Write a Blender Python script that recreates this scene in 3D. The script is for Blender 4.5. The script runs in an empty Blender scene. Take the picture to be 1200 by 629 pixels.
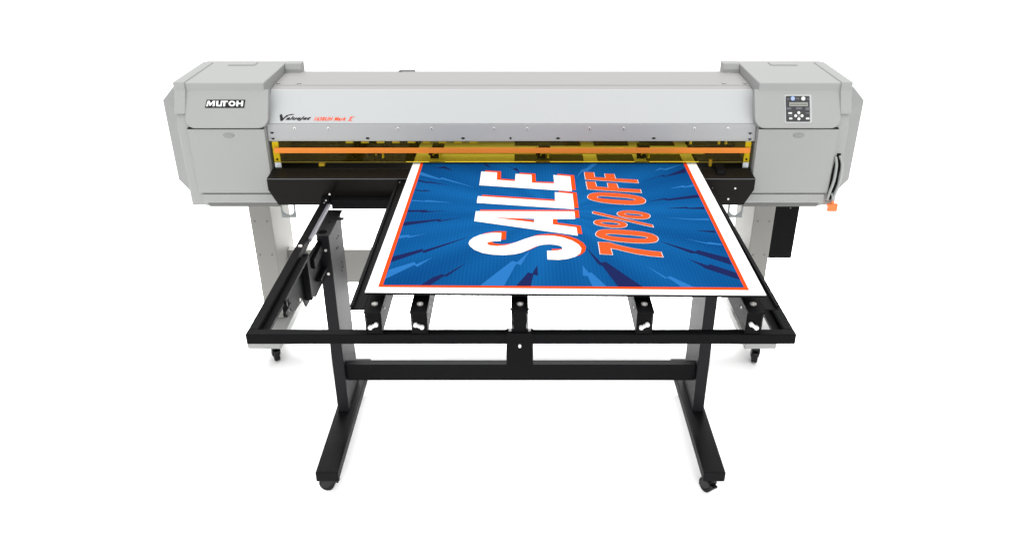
import bpy, bmesh, math, random
from mathutils import Vector, Matrix
from mathutils.geometry import tessellate_polygon

scene = bpy.context.scene
R = math.radians
random.seed(4)

# ------------------------------------------------------------------ camera
cam_data = bpy.data.cameras.new('camera')
cam = bpy.data.objects.new('camera', cam_data)
scene.collection.objects.link(cam)
cam.location = (0.0, 0.0, 2.03)
cam.rotation_euler = (R(90 - 27.1), 0, 0)
cam_data.sensor_width = 36.0
cam_data.lens = 955.0 / 1200.0 * 36.0
cam_data.shift_x = -10.0 / 1200.0
cam_data.clip_end = 200
scene.camera = cam

# ------------------------------------------------------------------ studio light
scene.view_settings.view_transform = 'Standard'
scene.view_settings.look = 'None'
scene.view_settings.exposure = 0.0
scene.view_settings.gamma = 1.0
world = bpy.data.worlds.new('World')
scene.world = world
world.use_nodes = True
_nt = world.node_tree
_bg = _nt.nodes['Background']
_bg.inputs[1].default_value = 1.7
# white studio dome, brightest overhead
_tc = _nt.nodes.new('ShaderNodeTexCoord'); _sx = _nt.nodes.new('ShaderNodeSeparateXYZ')
_nt.links.new(_tc.outputs['Generated'], _sx.inputs[0])
_mr = _nt.nodes.new('ShaderNodeMapRange'); _mr.interpolation_type = 'SMOOTHSTEP'
_mr.inputs[1].default_value = 0.05; _mr.inputs[2].default_value = 0.8
_mr.inputs[3].default_value = 0.62; _mr.inputs[4].default_value = 1.45
_nt.links.new(_sx.outputs[2], _mr.inputs[0])
# and dimmer low at the two sides, where the studio has no lamps
_ab = _nt.nodes.new('ShaderNodeMath'); _ab.operation = 'ABSOLUTE'; _nt.links.new(_sx.outputs[0], _ab.inputs[0])
_m2 = _nt.nodes.new('ShaderNodeMapRange'); _m2.interpolation_type = 'SMOOTHSTEP'
_m2.inputs[1].default_value = 0.45; _m2.inputs[2].default_value = 0.95
_m2.inputs[3].default_value = 1.0; _m2.inputs[4].default_value = 0.25
_nt.links.new(_ab.outputs[0], _m2.inputs[0])
_mm = _nt.nodes.new('ShaderNodeMath'); _mm.operation = 'MULTIPLY'
_nt.links.new(_mr.outputs[0], _mm.inputs[0]); _nt.links.new(_m2.outputs[0], _mm.inputs[1])
_nt.links.new(_mm.outputs[0], _bg.inputs[0])

def area(name, loc, target, sx, sy, power, color=(1, 1, 1), spread=180):
    d = bpy.data.lights.new(name, 'AREA')
    d.shape = 'RECTANGLE'; d.size = sx; d.size_y = sy
    d.energy = power; d.color = color
    d.spread = R(spread)
    o = bpy.data.objects.new(name, d)
    scene.collection.objects.link(o)
    o.location = loc
    o.rotation_euler = (Vector(target) - Vector(loc)).to_track_quat('-Z', 'Y').to_euler()
    return o
area('fill_background', (0.0, 4.7, 1.5), (0.0, 3.75, 0.0), 4.8, 0.5, 100, spread=75)  # added lamp out of view; lifts the floor behind and below to white
area('fill_foreground', (0.0, 0.8, 0.55), (0.0, 1.95, 0.0), 3.4, 0.3, 9, spread=55)  # added fill out of view; lightens shadows on the foreground floor
area('fill_platen', (0.12, 2.90, 1.10), (0.12, 2.90, 1.0), 1.1, 0.04, 0.32, (1.0, 0.97, 0.85))  # added fill under the hood; brightens the board behind the visor

# ------------------------------------------------------------------ materials
def mat(name, color, rough=0.5, metal=0.0, spec=0.5, noise=0.0, nscale=40, bump=0.0, bscale=300, aniso=None):
    m = bpy.data.materials.new(name); m.use_nodes = True
    nt = m.node_tree; b = nt.nodes['Principled BSDF']
    b.inputs['Base Color'].default_value = (*color, 1)
    b.inputs['Roughness'].default_value = rough
    b.inputs['Metallic'].default_value = metal
    b.inputs['Specular IOR Level'].default_value = spec
    if noise or bump:
        tc = nt.nodes.new('ShaderNodeTexCoord')
        mp = nt.nodes.new('ShaderNodeMapping')
        nt.links.new(tc.outputs['Object'], mp.inputs[0])
        if aniso: mp.inputs['Scale'].default_value = aniso
    if noise:
        n = nt.nodes.new('ShaderNodeTexNoise'); n.inputs['Scale'].default_value = nscale
        n.inputs['Detail'].default_value = 5
        nt.links.new(mp.outputs[0], n.inputs['Vector'])
        r = nt.nodes.new('ShaderNodeMapRange')
        r.inputs[3].default_value = 1 - noise; r.inputs[4].default_value = 1 + noise
        nt.links.new(n.outputs['Fac'], r.inputs[0])
        v = nt.nodes.new('ShaderNodeVectorMath'); v.operation = 'SCALE'
        v.inputs[0].default_value = color
        nt.links.new(r.outputs[0], v.inputs['Scale'])
        nt.links.new(v.outputs[0], b.inputs['Base Color'])
        rr = nt.nodes.new('ShaderNodeMapRange')
        rr.inputs[3].default_value = max(0.02, rough - noise); rr.inputs[4].default_value = min(1, rough + noise)
        nt.links.new(n.outputs['Fac'], rr.inputs[0])
        nt.links.new(rr.outputs[0], b.inputs['Roughness'])
    if bump:
        n2 = nt.nodes.new('ShaderNodeTexNoise'); n2.inputs['Scale'].default_value = bscale
        nt.links.new(mp.outputs[0], n2.inputs['Vector'])
        bp = nt.nodes.new('ShaderNodeBump'); bp.inputs['Strength'].default_value = bump
        bp.inputs['Distance'].default_value = 0.001
        nt.links.new(n2.outputs['Fac'], bp.inputs['Height'])
        nt.links.new(bp.outputs[0], b.inputs['Normal'])
    return m

M_FLOOR = mat('white_sweep', (0.95, 0.95, 0.95), 0.9, spec=0.1)
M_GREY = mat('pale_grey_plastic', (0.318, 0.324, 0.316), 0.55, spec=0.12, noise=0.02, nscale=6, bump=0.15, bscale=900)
M_GREY_SHADED = mat('shaded_grey_plastic', (0.25, 0.255, 0.25), 0.6, spec=0.1, noise=0.02, nscale=6)  # darker copy of the housing grey; shade of the sides put into the colour
M_GREYDARK = mat('dark_grey_metal', (0.10, 0.10, 0.10), 0.5)
M_DARKGAP = mat('black_gap', (0.006, 0.006, 0.006), 0.9, spec=0.1)
M_SILVER = mat('silver_painted_sheet', (0.415, 0.427, 0.432), 0.5, metal=0.0, spec=0.2, noise=0.015, nscale=3)
M_HOODTOP = mat('warm_grey_sheet', (0.298, 0.292, 0.288), 0.5, spec=0.15, noise=0.015, nscale=3)
M_SILVERDARK = mat('silver_screw', (0.35, 0.34, 0.33), 0.4, metal=0.5)
M_STRIP = mat('brushed_aluminium', (0.35, 0.355, 0.358), 0.45, metal=0.0, noise=0.03, nscale=60, aniso=(0.2, 1, 8))
M_SCREW = mat('zinc_screw', (0.75, 0.73, 0.70), 0.4, metal=0.5)
M_SCREWW = mat('bright_nickel', (0.78, 0.78, 0.78), 0.45, metal=0.2)
M_INK = mat('black_ink', (0.008, 0.008, 0.008), 0.5, spec=0.2)
M_WHITEINK = mat('white_ink', (0.80, 0.80, 0.80), 0.5, spec=0.1)
M_REDINK = mat('orange_red_ink', (0.78, 0.085, 0.02), 0.5, spec=0.1)
M_BLACKIN = mat('interior_black', (0.008, 0.007, 0.006), 0.6, spec=0.15, noise=0.003, nscale=30)
M_WHITEPLASTIC = mat('white_plastic', (0.62, 0.62, 0.60), 0.45)
M_YELLOW = mat('yellow_plastic', (0.75, 0.52, 0.03), 0.45)
M_ORANGEBAND = mat('orange_tape', (0.70, 0.22, 0.035), 0.5, spec=0.1)
M_BRACKET = mat('zinc_bracket', (0.62, 0.66, 0.68), 0.4, metal=0.3)
M_APRON = mat('apron_black', (0.007, 0.0062, 0.0048), 0.33, spec=0.10, noise=0.003, nscale=20)
M_BLACKPL = mat('black_plastic', (0.003, 0.003, 0.003), 0.5, spec=0.06)
M_BEZEL = mat('bezel_grey', (0.42, 0.43, 0.43), 0.35, spec=0.4)
M_KEYPAD = mat('keypad_black', (0.018, 0.019, 0.022), 0.5)
M_BLUEBTN = mat('pale_blue_button', (0.30, 0.40, 0.72), 0.4)
M_KEYGREY = mat('key_grey', (0.10, 0.10, 0.11), 0.5)
M_LCDFRAME = mat('lcd_frame', (0.27, 0.27, 0.25), 0.4)
M_LCD = mat('lcd_glass', (0.13, 0.135, 0.11), 0.25)
M_CABLE = mat('pale_cable', (0.31, 0.325, 0.318), 0.45)
M_TAG = mat('orange_plastic', (0.80, 0.17, 0.03), 0.45)
M_EDGE_HIGHLIGHT = mat('edge_highlight', (0.10, 0.105, 0.115), 0.4, spec=0.3)  # edge highlight put into the colour
M_STEEL = mat('galvanised_steel', (0.20, 0.215, 0.215), 0.45, metal=0.4)
M_LEG = mat('grey_leg_paint', (0.225, 0.222, 0.208), 0.5, spec=0.15, noise=0.015, nscale=8)
M_FOOT = mat('grey_foot_paint', (0.26, 0.264, 0.256), 0.5, spec=0.15)
M_CASTER = mat('caster_black', (0.004, 0.004, 0.004), 0.4, spec=0.25)
M_RUBBER = mat('caster_rubber', (0.005, 0.005, 0.005), 0.6, spec=0.15)
M_BLACK = mat('black_powder_coat', (0.004, 0.004, 0.0045), 0.5, spec=0.06, noise=0.002, nscale=25, bump=0.25, bscale=700)
M_BLACKTOP = mat('black_cap_plate', (0.038, 0.038, 0.038), 0.6, spec=0.15, bump=0.2, bscale=700)
M_POST = mat('black_post_coat', (0.006, 0.0055, 0.007), 0.5, spec=0.14, bump=0.25, bscale=700)
M_PALE_STRIP = mat('pale_strip', (0.20, 0.195, 0.22), 0.5, metal=0.4)
M_BOARD = mat('white_foam_board', (0.88, 0.88, 0.88), 0.5, spec=0.2)
M_ORANGEINK = mat('orange_ink', (0.80, 0.060, 0.008), 0.5, spec=0.0)
M_DISCINK = mat('soft_orange_ink', (0.56, 0.078, 0.018), 0.5, spec=0.0)
M_LIPSHADE = mat('undercut_shade', (0.13, 0.133, 0.128), 0.6, spec=0.1)  # shade under the lip put into the colour
M_VISOREDGE = mat('visor_edge', (0.26, 0.20, 0.012), 0.4)
M_LIGHTBLUE = mat('light_blue_ink', (0.018, 0.125, 0.35), 0.5, spec=0.0)
M_NAVY = mat('navy_ink', (0.010, 0.015, 0.070), 0.5, spec=0.0)
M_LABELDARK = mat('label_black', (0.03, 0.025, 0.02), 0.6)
M_LABELBROWN = mat('label_brown', (0.35, 0.20, 0.08), 0.6)

def visor_material():
    m = bpy.data.materials.new('yellow_acrylic'); m.use_nodes = True
    nt = m.node_tree; nt.nodes.remove(nt.nodes['Principled BSDF'])
    out = nt.nodes['Material Output']
    tr = nt.nodes.new('ShaderNodeBsdfTransparent'); tr.inputs[0].default_value = (0.95, 0.86, 0.28, 1)
    df = nt.nodes.new('ShaderNodeBsdfDiffuse'); df.inputs[0].default_value = (0.30, 0.22, 0.02, 1)
    gl = nt.nodes.new('ShaderNodeBsdfGlossy'); gl.inputs[0].default_value = (0.9, 0.85, 0.6, 1); gl.inputs[1].default_value = 0.06
    mx = nt.nodes.new('ShaderNodeMixShader'); mx.inputs[0].default_value = 0.015
    mx2 = nt.nodes.new('ShaderNodeMixShader')
    lw = nt.nodes.new('ShaderNodeFresnel'); lw.inputs[0].default_value = 1.18
    nt.links.new(tr.outputs[0], mx.inputs[1]); nt.links.new(df.outputs[0], mx.inputs[2])
    nt.links.new(lw.outputs[0], mx2.inputs[0])
    nt.links.new(mx.outputs[0], mx2.inputs[1]); nt.links.new(gl.outputs[0], mx2.inputs[2])
    nt.links.new(mx2.outputs[0], out.inputs[0])
    return m
M_VISOR = visor_material()

def print_blue_material():
    # blue ink with a halftone dot screen and faint printed rays fanning from the artwork's centre
    m = bpy.data.materials.new('blue_halftone_ink'); m.use_nodes = True
    nt = m.node_tree; b = nt.nodes['Principled BSDF']
    b.inputs['Roughness'].default_value = 0.5; b.inputs['Specular IOR Level'].default_value = 0.0
    L = nt.links.new; N = nt.nodes.new
    tc = N('ShaderNodeTexCoord'); sp = N('ShaderNodeSeparateXYZ'); L(tc.outputs['Object'], sp.inputs[0])
    def math_(op, a, c=None, v=None):
        n = N('ShaderNodeMath'); n.operation = op
        if isinstance(a, (int, float)): n.inputs[0].default_value = a
        else: L(a, n.inputs[0])
        if c is not None:
            if isinstance(c, (int, float)): n.inputs[1].default_value = c
            else: L(c, n.inputs[1])
        return n.outputs[0]
    x = math_('SUBTRACT', sp.outputs[0], 0.11); y = math_('SUBTRACT', sp.outputs[1], 2.32)
    ang = math_('ARCTAN2', y, x)
    rays = math_('SINE', math_('MULTIPLY', ang, 17.0))
    rays2 = math_('SINE', math_('ADD', math_('MULTIPLY', ang, 7.0), 1.3))
    rr = math_('ADD', math_('MULTIPLY', rays, 0.5), math_('MULTIPLY', rays2, 0.5))
    rad = math_('SQRT', math_('ADD', math_('MULTIPLY', x, x), math_('MULTIPLY', y, y)))
    # halftone dots on a staggered grid
    k = 2 * math.pi / 0.014
    dot = math_('MULTIPLY', math_('SINE', math_('MULTIPLY', math_('ADD', x, y), k * 0.7071)),
                math_('SINE', math_('MULTIPLY', math_('SUBTRACT', x, y), k * 0.7071)))
    dark = math_('MULTIPLY', math_('GREATER_THAN', dot, 0.18), 0.18)
    t = math_('SUBTRACT', math_('ADD', math_('MULTIPLY', rr, 0.16), 0.78), math_('MULTIPLY', rad, 0.7))
    t = math_('SUBTRACT', t, dark)
    ramp = N('ShaderNodeValToRGB')
    ramp.color_ramp.elements[0].position = 0.05; ramp.color_ramp.elements[0].color = (0.0022, 0.038, 0.142, 1)
    ramp.color_ramp.elements[1].position = 0.85; ramp.color_ramp.elements[1].color = (0.006, 0.098, 0.285, 1)
    L(t, ramp.inputs[0]); L(ramp.outputs[0], b.inputs['Base Color'])
    return m
M_BLUE = print_blue_material()

# ------- outlines of the printed artwork, in metres on the board plane
BOARD = [(-0.3944,1.811),(0.6187,1.7962),(0.6278,2.761),(-0.384,2.761)]
ORANGE = [(-0.3651,1.8369),(0.5817,1.82),(0.5942,2.7844),(-0.3578,2.7808)]
BLUE = [(-0.3542,1.847),(0.572,1.8336),(0.582,2.7844),(-0.348,2.7808)]
HEAD = [([(-0.1366,2.6775),(-0.0817,2.6685),(-0.0807,2.597),(-0.0188,2.5842),(-0.0169,2.655),(0.038,2.645),(0.0379,2.5694),(0.1126,2.5631),(0.1132,2.6439),(0.1704,2.6296),(0.1683,2.4932),(-0.1375,2.5474)],[]),([(-0.1379,2.4507),(0.1098,2.4075),(0.112,2.4852),(0.1692,2.4703),(0.1673,2.3427),(-0.1389,2.3943)],[]),([(-0.1385,2.3269),(0.1666,2.3251),(0.1655,2.2664),(0.0976,2.2664),(0.0962,2.2275),(0.1653,2.2052),(0.166,2.1467),(-0.1396,2.2511)],[[(-0.0877,2.2794),(0.0414,2.2682),(0.041,2.241)]]),([(-0.0558,2.1648),(-0.0563,2.1103),(-0.078,2.108),(-0.0925,2.1026),(-0.096,2.0936),(-0.0885,2.0823),(-0.0659,2.0763),(-0.0402,2.0823),(-0.0146,2.1004),(0.0114,2.1233),(0.0379,2.142),(0.0644,2.1474),(0.0973,2.1451),(0.1232,2.1342),(0.1482,2.1126),(0.1645,2.0875),(0.1709,2.0615),(0.1657,2.031),(0.1518,2.0097),(0.1292,1.9956),(0.104,1.9893),(0.0737,1.9921),(0.074,2.0469),(0.0889,2.0469),(0.1033,2.0484),(0.1147,2.0542),(0.1183,2.063),(0.114,2.0763),(0.1015,2.0838),(0.0823,2.0883),(0.0629,2.0853),(0.0433,2.0749),(0.0239,2.0542),(0.0047,2.0353),(-0.0173,2.0239),(-0.0455,2.0189),(-0.077,2.0217),(-0.1058,2.0325),(-0.1289,2.0527),(-0.143,2.0763),(-0.1479,2.0951),(-0.145,2.1141),(-0.1363,2.1334),(-0.1174,2.1529),(-0.0913,2.164),(-0.0748,2.1664)],[])]
DISC = [([(0.2217,2.6723),(0.254,2.6691),(0.2539,2.6231),(0.2901,2.6168),(0.2909,2.6562),(0.323,2.653),(0.3233,2.6098),(0.3961,2.5983),(0.3955,2.5678),(0.2209,2.6013)],[]),([(0.221,2.5829),(0.2514,2.5784),(0.2528,2.5357),(0.2911,2.5261),(0.2916,2.5678),(0.322,2.5633),(0.3238,2.521),(0.3949,2.5086),(0.3943,2.4799),(0.2212,2.5115)],[]),([(0.2163,2.4447),(0.2232,2.4657),(0.2373,2.4777),(0.2617,2.4827),(0.3064,2.4777),(0.3425,2.4685),(0.3726,2.4552),(0.3916,2.4392),(0.3987,2.4185),(0.3952,2.3982),(0.3818,2.3848),(0.3528,2.3795),(0.3122,2.3834),(0.2669,2.3948),(0.2347,2.4117),(0.2202,2.4267)],[[(0.2463,2.4412),(0.2523,2.4503),(0.272,2.4503),(0.3107,2.4426),(0.3439,2.435),(0.3613,2.4274),(0.3671,2.4213),(0.3597,2.4144),(0.3365,2.4158),(0.3007,2.4219),(0.27,2.4288),(0.2522,2.4343)]]),([(0.2223,2.3228),(0.2276,2.3257),(0.3937,2.2235),(0.3936,2.207),(0.3875,2.2097),(0.2228,2.3094)],[]),([(0.2972,2.3087),(0.3052,2.3228),(0.3238,2.3317),(0.3502,2.3302),(0.3753,2.3198),(0.3925,2.3065),(0.3961,2.2903),(0.388,2.2737),(0.3711,2.2665),(0.3483,2.2687),(0.3205,2.2773),(0.3019,2.2918)],[[(0.3195,2.3065),(0.3273,2.3109),(0.3474,2.3079),(0.367,2.3013),(0.3734,2.2947),(0.3683,2.2889),(0.3513,2.2918),(0.3287,2.2976)]]),([(0.2204,2.2431),(0.2278,2.2572),(0.247,2.2629),(0.2726,2.2608),(0.3002,2.2501),(0.3145,2.2375),(0.3178,2.2242),(0.3098,2.2083),(0.2923,2.2029),(0.2671,2.2049),(0.2399,2.2152),(0.224,2.2277)],[[(0.2406,2.2396),(0.2481,2.2438),(0.268,2.2431),(0.2874,2.2375),(0.2966,2.2298),(0.2917,2.2235),(0.2746,2.2235),(0.2525,2.2291)]]),([(0.219,2.1565),(0.2253,2.1765),(0.2403,2.1886),(0.2685,2.1899),(0.3099,2.1852),(0.3532,2.1745),(0.3792,2.1611),(0.3932,2.1434),(0.3955,2.1258),(0.3877,2.1066),(0.3703,2.0984),(0.3376,2.0965),(0.295,2.1028),(0.2582,2.1143),(0.2324,2.1304),(0.2212,2.1434)],[[(0.2477,2.1532),(0.2572,2.1598),(0.2845,2.1565),(0.3224,2.1499),(0.3544,2.1414),(0.367,2.1336),(0.3578,2.1258),(0.3306,2.1271),(0.2958,2.1336),(0.2664,2.1414)]]),([(0.2219,2.1028),(0.2516,2.1015),(0.2817,2.0796),(0.317,2.061),(0.3526,2.0488),(0.3908,2.0385),(0.3912,2.0069),(0.3581,2.0128),(0.3181,2.0277),(0.2859,2.0457),(0.2685,2.0567),(0.2532,2.0628),(0.2538,2.0217),(0.2206,2.0259)],[])]
DARK = [[(-0.3362,2.7505),(-0.2926,2.717),(-0.2691,2.7337),(-0.235,2.6874),(-0.2713,2.7137),(-0.2883,2.7115)],[(-0.3465,2.5998),(-0.3131,2.5794),(-0.3081,2.5845),(-0.2393,2.5494),(-0.3069,2.5724),(-0.3139,2.5693),(-0.3468,2.5866)],[(-0.349,2.5101),(-0.3193,2.5005),(-0.3165,2.5072),(-0.2941,2.4976),(-0.3222,2.4938),(-0.3482,2.5034)],[(-0.3509,2.3368),(-0.287,2.3385),(-0.2927,2.3282),(-0.2308,2.3325),(-0.3083,2.3171),(-0.3085,2.3256),(-0.3508,2.3222)],[(-0.3494,2.2452),(-0.2405,2.2696),(-0.2437,2.2574),(-0.1771,2.2819),(-0.25,2.2468),(-0.2493,2.2574),(-0.3493,2.2189)],[(-0.3515,2.0119),(-0.2738,2.0615),(-0.2743,2.0485),(-0.1475,2.1426),(-0.269,2.0339),(-0.2731,2.0442),(-0.3517,1.9771)],[(-0.2562,1.847),(-0.229,1.8904),(-0.205,1.908),(-0.2015,1.9003),(-0.1472,1.973),(-0.1939,1.8942),(-0.2012,1.8965),(-0.2318,1.847)],[(-0.011,1.8428),(0.0198,1.9167),(0.031,1.9105),(0.0448,1.9579),(0.046,1.8984),(0.0338,1.9057),(0.0263,1.8405)],[(0.1835,2.0736),(0.2187,1.9745),(0.2319,1.9797),(0.3126,1.8371),(0.2503,1.8371),(0.2209,1.9541),(0.2103,1.9642)],[(0.4583,1.9966),(0.5029,1.9579),(0.5128,1.9642),(0.5713,1.9142),(0.5711,1.8756),(0.4938,1.9415),(0.4857,1.9579)],[(0.3971,2.1131),(0.4876,2.0433),(0.4954,2.0528),(0.5707,2.0031),(0.5696,1.9604),(0.4855,2.0325),(0.4737,2.0325)],[(0.3997,2.5708),(0.4899,2.645),(0.4992,2.6359),(0.5785,2.7132),(0.5752,2.671),(0.4927,2.6283),(0.4832,2.6359)],[(0.4057,2.4064),(0.4649,2.4352),(0.4738,2.4286),(0.5762,2.4659),(0.5765,2.4418),(0.4692,2.4155),(0.4607,2.4246)],[(0.4517,2.3516),(0.5195,2.3629),(0.5279,2.3554),(0.5743,2.3629),(0.5747,2.3454),(0.5265,2.3479),(0.5126,2.3516)],[(0.5171,2.1846),(0.5696,2.1835),(0.5709,2.1681),(0.5451,2.1758)],[(-0.0608,2.7551),(-0.022,2.7083),(-0.014,2.7199),(-0.002,2.6685),(-0.0179,2.6911),(-0.0341,2.7199)],[(-0.1319,2.7574),(-0.1188,2.7527),(-0.1055,2.7199),(-0.1209,2.7338)]]
LIGHT = [[(-0.3467,2.6766),(-0.2748,2.6101),(-0.2692,2.6226),(-0.1438,2.5228),(-0.2677,2.605),(-0.2753,2.5998),(-0.347,2.6446)],[(-0.3484,2.4209),(-0.3065,2.4118),(-0.3003,2.4191),(-0.2118,2.3956),(-0.3023,2.4046),(-0.3471,2.41)],[(-0.351,2.1492),(-0.3219,2.1548),(-0.323,2.1445),(-0.2711,2.1661),(-0.3261,2.1315),(-0.3259,2.1399),(-0.3506,2.1288)],[(-0.3502,1.9329),(-0.2888,1.9787),(-0.2818,1.9649),(-0.2403,2.0085),(-0.2774,1.9488),(-0.286,1.9608),(-0.3541,1.879)],[(-0.1038,1.8441),(-0.0228,1.9853),(-0.0091,1.9771),(0.0276,2.0528),(0.0011,1.9592),(-0.0116,1.9673),(-0.0423,1.8426)],[(0.1667,1.9579),(0.1807,1.9142),(0.1876,1.9167),(0.2214,1.8371),(0.1847,1.8371),(0.1765,1.896),(0.1638,1.8984)],[(0.3331,1.9642),(0.3825,1.8875),(0.3922,1.896),(0.445,1.8348),(0.4123,1.8348),(0.3875,1.8839),(0.3763,1.8839)],[(0.4658,2.6818),(0.4903,2.718),(0.505,2.7069),(0.5799,2.7582),(0.508,2.6912),(0.4933,2.7022)],[(0.4906,2.5168),(0.5425,2.5478),(0.5486,2.5379),(0.578,2.5564),(0.5782,2.5379),(0.5439,2.5266),(0.5343,2.5308)],[(0.4336,2.2822),(0.517,2.2703),(0.5719,2.2727),(0.5704,2.2586),(0.5109,2.2633)],[(0.4684,2.1304),(0.5299,2.1009),(0.5394,2.1041),(0.5706,2.0937),(0.5703,2.0824),(0.5284,2.0937)],[(0.1878,2.6078),(0.2131,2.6968),(0.2299,2.7083),(0.2537,2.7574),(0.274,2.7574),(0.2318,2.6797),(0.216,2.6797)]]

# ------------------------------------------------------------------ helpers
def link(name, bm, material, parent=None, bevel=0.0, seg=2, smooth=False):
    bmesh.ops.recalc_face_normals(bm, faces=bm.faces)
    me = bpy.data.meshes.new(name); bm.to_mesh(me); bm.free()
    mats = material if isinstance(material, (list, tuple)) else [material]
    for mm in mats: me.materials.append(mm)
    o = bpy.data.objects.new(name, me); scene.collection.objects.link(o)
    if parent:
        o.parent = parent
        o.matrix_parent_inverse = Matrix.Translation(-Vector(world_loc(parent)))
    if smooth:
        for p in me.polygons: p.use_smooth = True
    if bevel:
        md = o.modifiers.new('bevel', 'BEVEL'); md.width = bevel; md.segments = seg
        md.limit_method = 'ANGLE'; md.angle_limit = R(35)
        md.harden_normals = False
    return o

def link_each(name, bm, material, parent=None, bevel=0.0, seg=2, smooth=False):
    """like link(), but every separate piece becomes a part of its own (touching pieces stay together)"""
    left = set(bm.verts); isl = []
    while left:
        st = [left.pop()]; grp = [st[0]]
        while st:
            v = st.pop()
            for e in v.link_edges:
                w = e.other_vert(v)
                if w in left: left.discard(w); st.append(w); grp.append(w)
        lo = Vector([min(v.co[i] for v in grp) - 0.0004 for i in range(3)]); hi = Vector([max(v.co[i] for v in grp) + 0.0004 for i in range(3)])
        isl.append([grp, lo, hi])
    merged = True
    while merged:
        merged = False
        for i in range(len(isl)):
            for j in range(i + 1, len(isl)):
                a, c = isl[i], isl[j]
                if all(a[1][k] <= c[2][k] and c[1][k] <= a[2][k] for k in range(3)):
                    isl[i] = [a[0] + c[0], Vector([min(a[1][k], c[1][k]) for k in range(3)]), Vector([max(a[2][k], c[2][k]) for k in range(3)])]
                    del isl[j]; merged = True; break
            if merged: break
    res = []
    for grp, _, _ in isl:
        nb = bmesh.new(); mp = {}
        for v in grp: mp[v] = nb.verts.new(v.co)
        fs = {f for v in grp for f in v.link_faces}
        for f in fs:
            nb.faces.new([mp[v] for v in f.verts]).material_index = f.material_index
        res.append(link(name, nb, material, parent, bevel, seg, smooth))
    bm.free()
    return res

def world_loc(o):
    v = Vector(o.location)
    while o.parent:
        v = v + o.matrix_parent_inverse.translation
        o = o.parent; v = v + Vector(o.location)
    return v

def thing(name, loc, label, cat, group=None):
    o = bpy.data.objects.new(name, None); scene.collection.objects.link(o)
    o.location = loc; o.empty_display_size = 0.1
    o['label'] = label; o['category'] = cat
    if group: o['group'] = group
    return o

def box(bm, x0, x1, y0, y1, z0, z1, mi=0):
    vs = [bm.verts.new((x, y, z)) for x in (x0, x1) for y in (y0, y1) for z in (z0, z1)]
    for f in ((0, 1, 3, 2), (4, 6, 7, 5), (0, 4, 5, 1), (2, 3, 7, 6), (0, 2, 6, 4), (1, 5, 7, 3)):
        bm.faces.new([vs[i] for i in f]).material_index = mi

def prism(bm, poly, axis, a, b, mi=0):
    """extrude a 2-D polygon along an axis; axis 'X': poly is (y,z); 'Y': (x,z); 'Z': (x,y)"""
    def P(p, t):
        return {'X': (t, p[0], p[1]), 'Y': (p[0], t, p[1]), 'Z': (p[0], p[1], t)}[axis]
    A = [bm.verts.new(P(p, a)) for p in poly]; B = [bm.verts.new(P(p, b)) for p in poly]
    n = len(poly)
    bm.faces.new(A).material_index = mi; bm.faces.new(B[::-1]).material_index = mi
    for i in range(n):
        bm.faces.new((A[i], A[(i + 1) % n], B[(i + 1) % n], B[i])).material_index = mi

def loft(bm, rings):
    V = [[bm.verts.new(p) for p in r] for r in rings]
    n = len(rings[0])
    bm.faces.new(V[0]); bm.faces.new(V[-1][::-1])
    for a, b in zip(V[:-1], V[1:]):
        for i in range(n):
            bm.faces.new((a[i], a[(i + 1) % n], b[(i + 1) % n], b[i]))

def cyl(bm, c, r, h, axis='Z', n=20, r2=None, mi=0):
    """cylinder centred at c"""
    rot = {'Z': Matrix.Identity(4), 'X': Matrix.Rotation(R(90), 4, 'Y'), 'Y': Matrix.Rotation(R(-90), 4, 'X')}[axis]
    res = bmesh.ops.create_cone(bm, cap_ends=True, segments=n, radius1=r, radius2=r if r2 is None else r2, depth=h,
                                matrix=Matrix.Translation(c) @ rot)
    for v in res['verts']:
        for f in v.link_faces: f.material_index = mi

def tube(bm, pts, r, n=10, sub=5):
    pts = [Vector(p) for p in pts]
    P = []
    for i in range(len(pts) - 1):
        p0 = pts[max(i - 1, 0)]; p1 = pts[i]; p2 = pts[i + 1]; p3 = pts[min(i + 2, len(pts) - 1)]
        for s in range(sub):
            t = s / sub
            P.append(0.5 * ((2 * p1) + (p2 - p0) * t + (2 * p0 - 5 * p1 + 4 * p2 - p3) * t * t + (3 * p1 - p0 - 3 * p2 + p3) * t ** 3))
    P.append(pts[-1])
    rings = []
    up = Vector((0, 1, 0.01))
    for i, p in enumerate(P):
        d = (P[min(i + 1, len(P) - 1)] - P[max(i - 1, 0)]).normalized()
        s = d.cross(up).normalized(); u = s.cross(d)
        rings.append([p + (s * math.cos(a) + u * math.sin(a)) * r for a in [2 * math.pi * k / n for k in range(n)]])
    loft(bm, rings)

def flat(bm, outer, holes, to3d, mi=0):
    """one flat sheet with holes, facing up / out"""
    loops = [[Vector((p[0], p[1], 0)) for p in outer]] + [[Vector((p[0], p[1], 0)) for p in h] for h in holes]
    tris = tessellate_polygon(loops)
    vs = [bm.verts.new(to3d(p.x, p.y)) for l in loops for p in l]
    for t in tris:
        try: bm.faces.new([vs[i] for i in t]).material_index = mi
        except ValueError: pass

def area2(p):
    return sum(p[i][0] * p[(i + 1) % len(p)][1] - p[(i + 1) % len(p)][0] * p[i][1] for i in range(len(p))) / 2

def grow(poly, d):
    """mitred offset of a closed polygon, outward for positive d"""
    if area2(poly) < 0: poly = poly[::-1]
    n = len(poly); out = []
    for i in range(n):
        a = Vector(poly[i - 1]); b = Vector(poly[i]); c = Vector(poly[(i + 1) % n])
        e1 = (b - a).normalized(); e2 = (c - b).normalized()
        n1 = Vector((e1.y, -e1.x)); n2 = Vector((e2.y, -e2.x))
        m = n1 + n2; m = m / max(m.length_squared / 2, 0.35)
        out.append((b.x + m.x * d, b.y + m.y * d))
    return out

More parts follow.
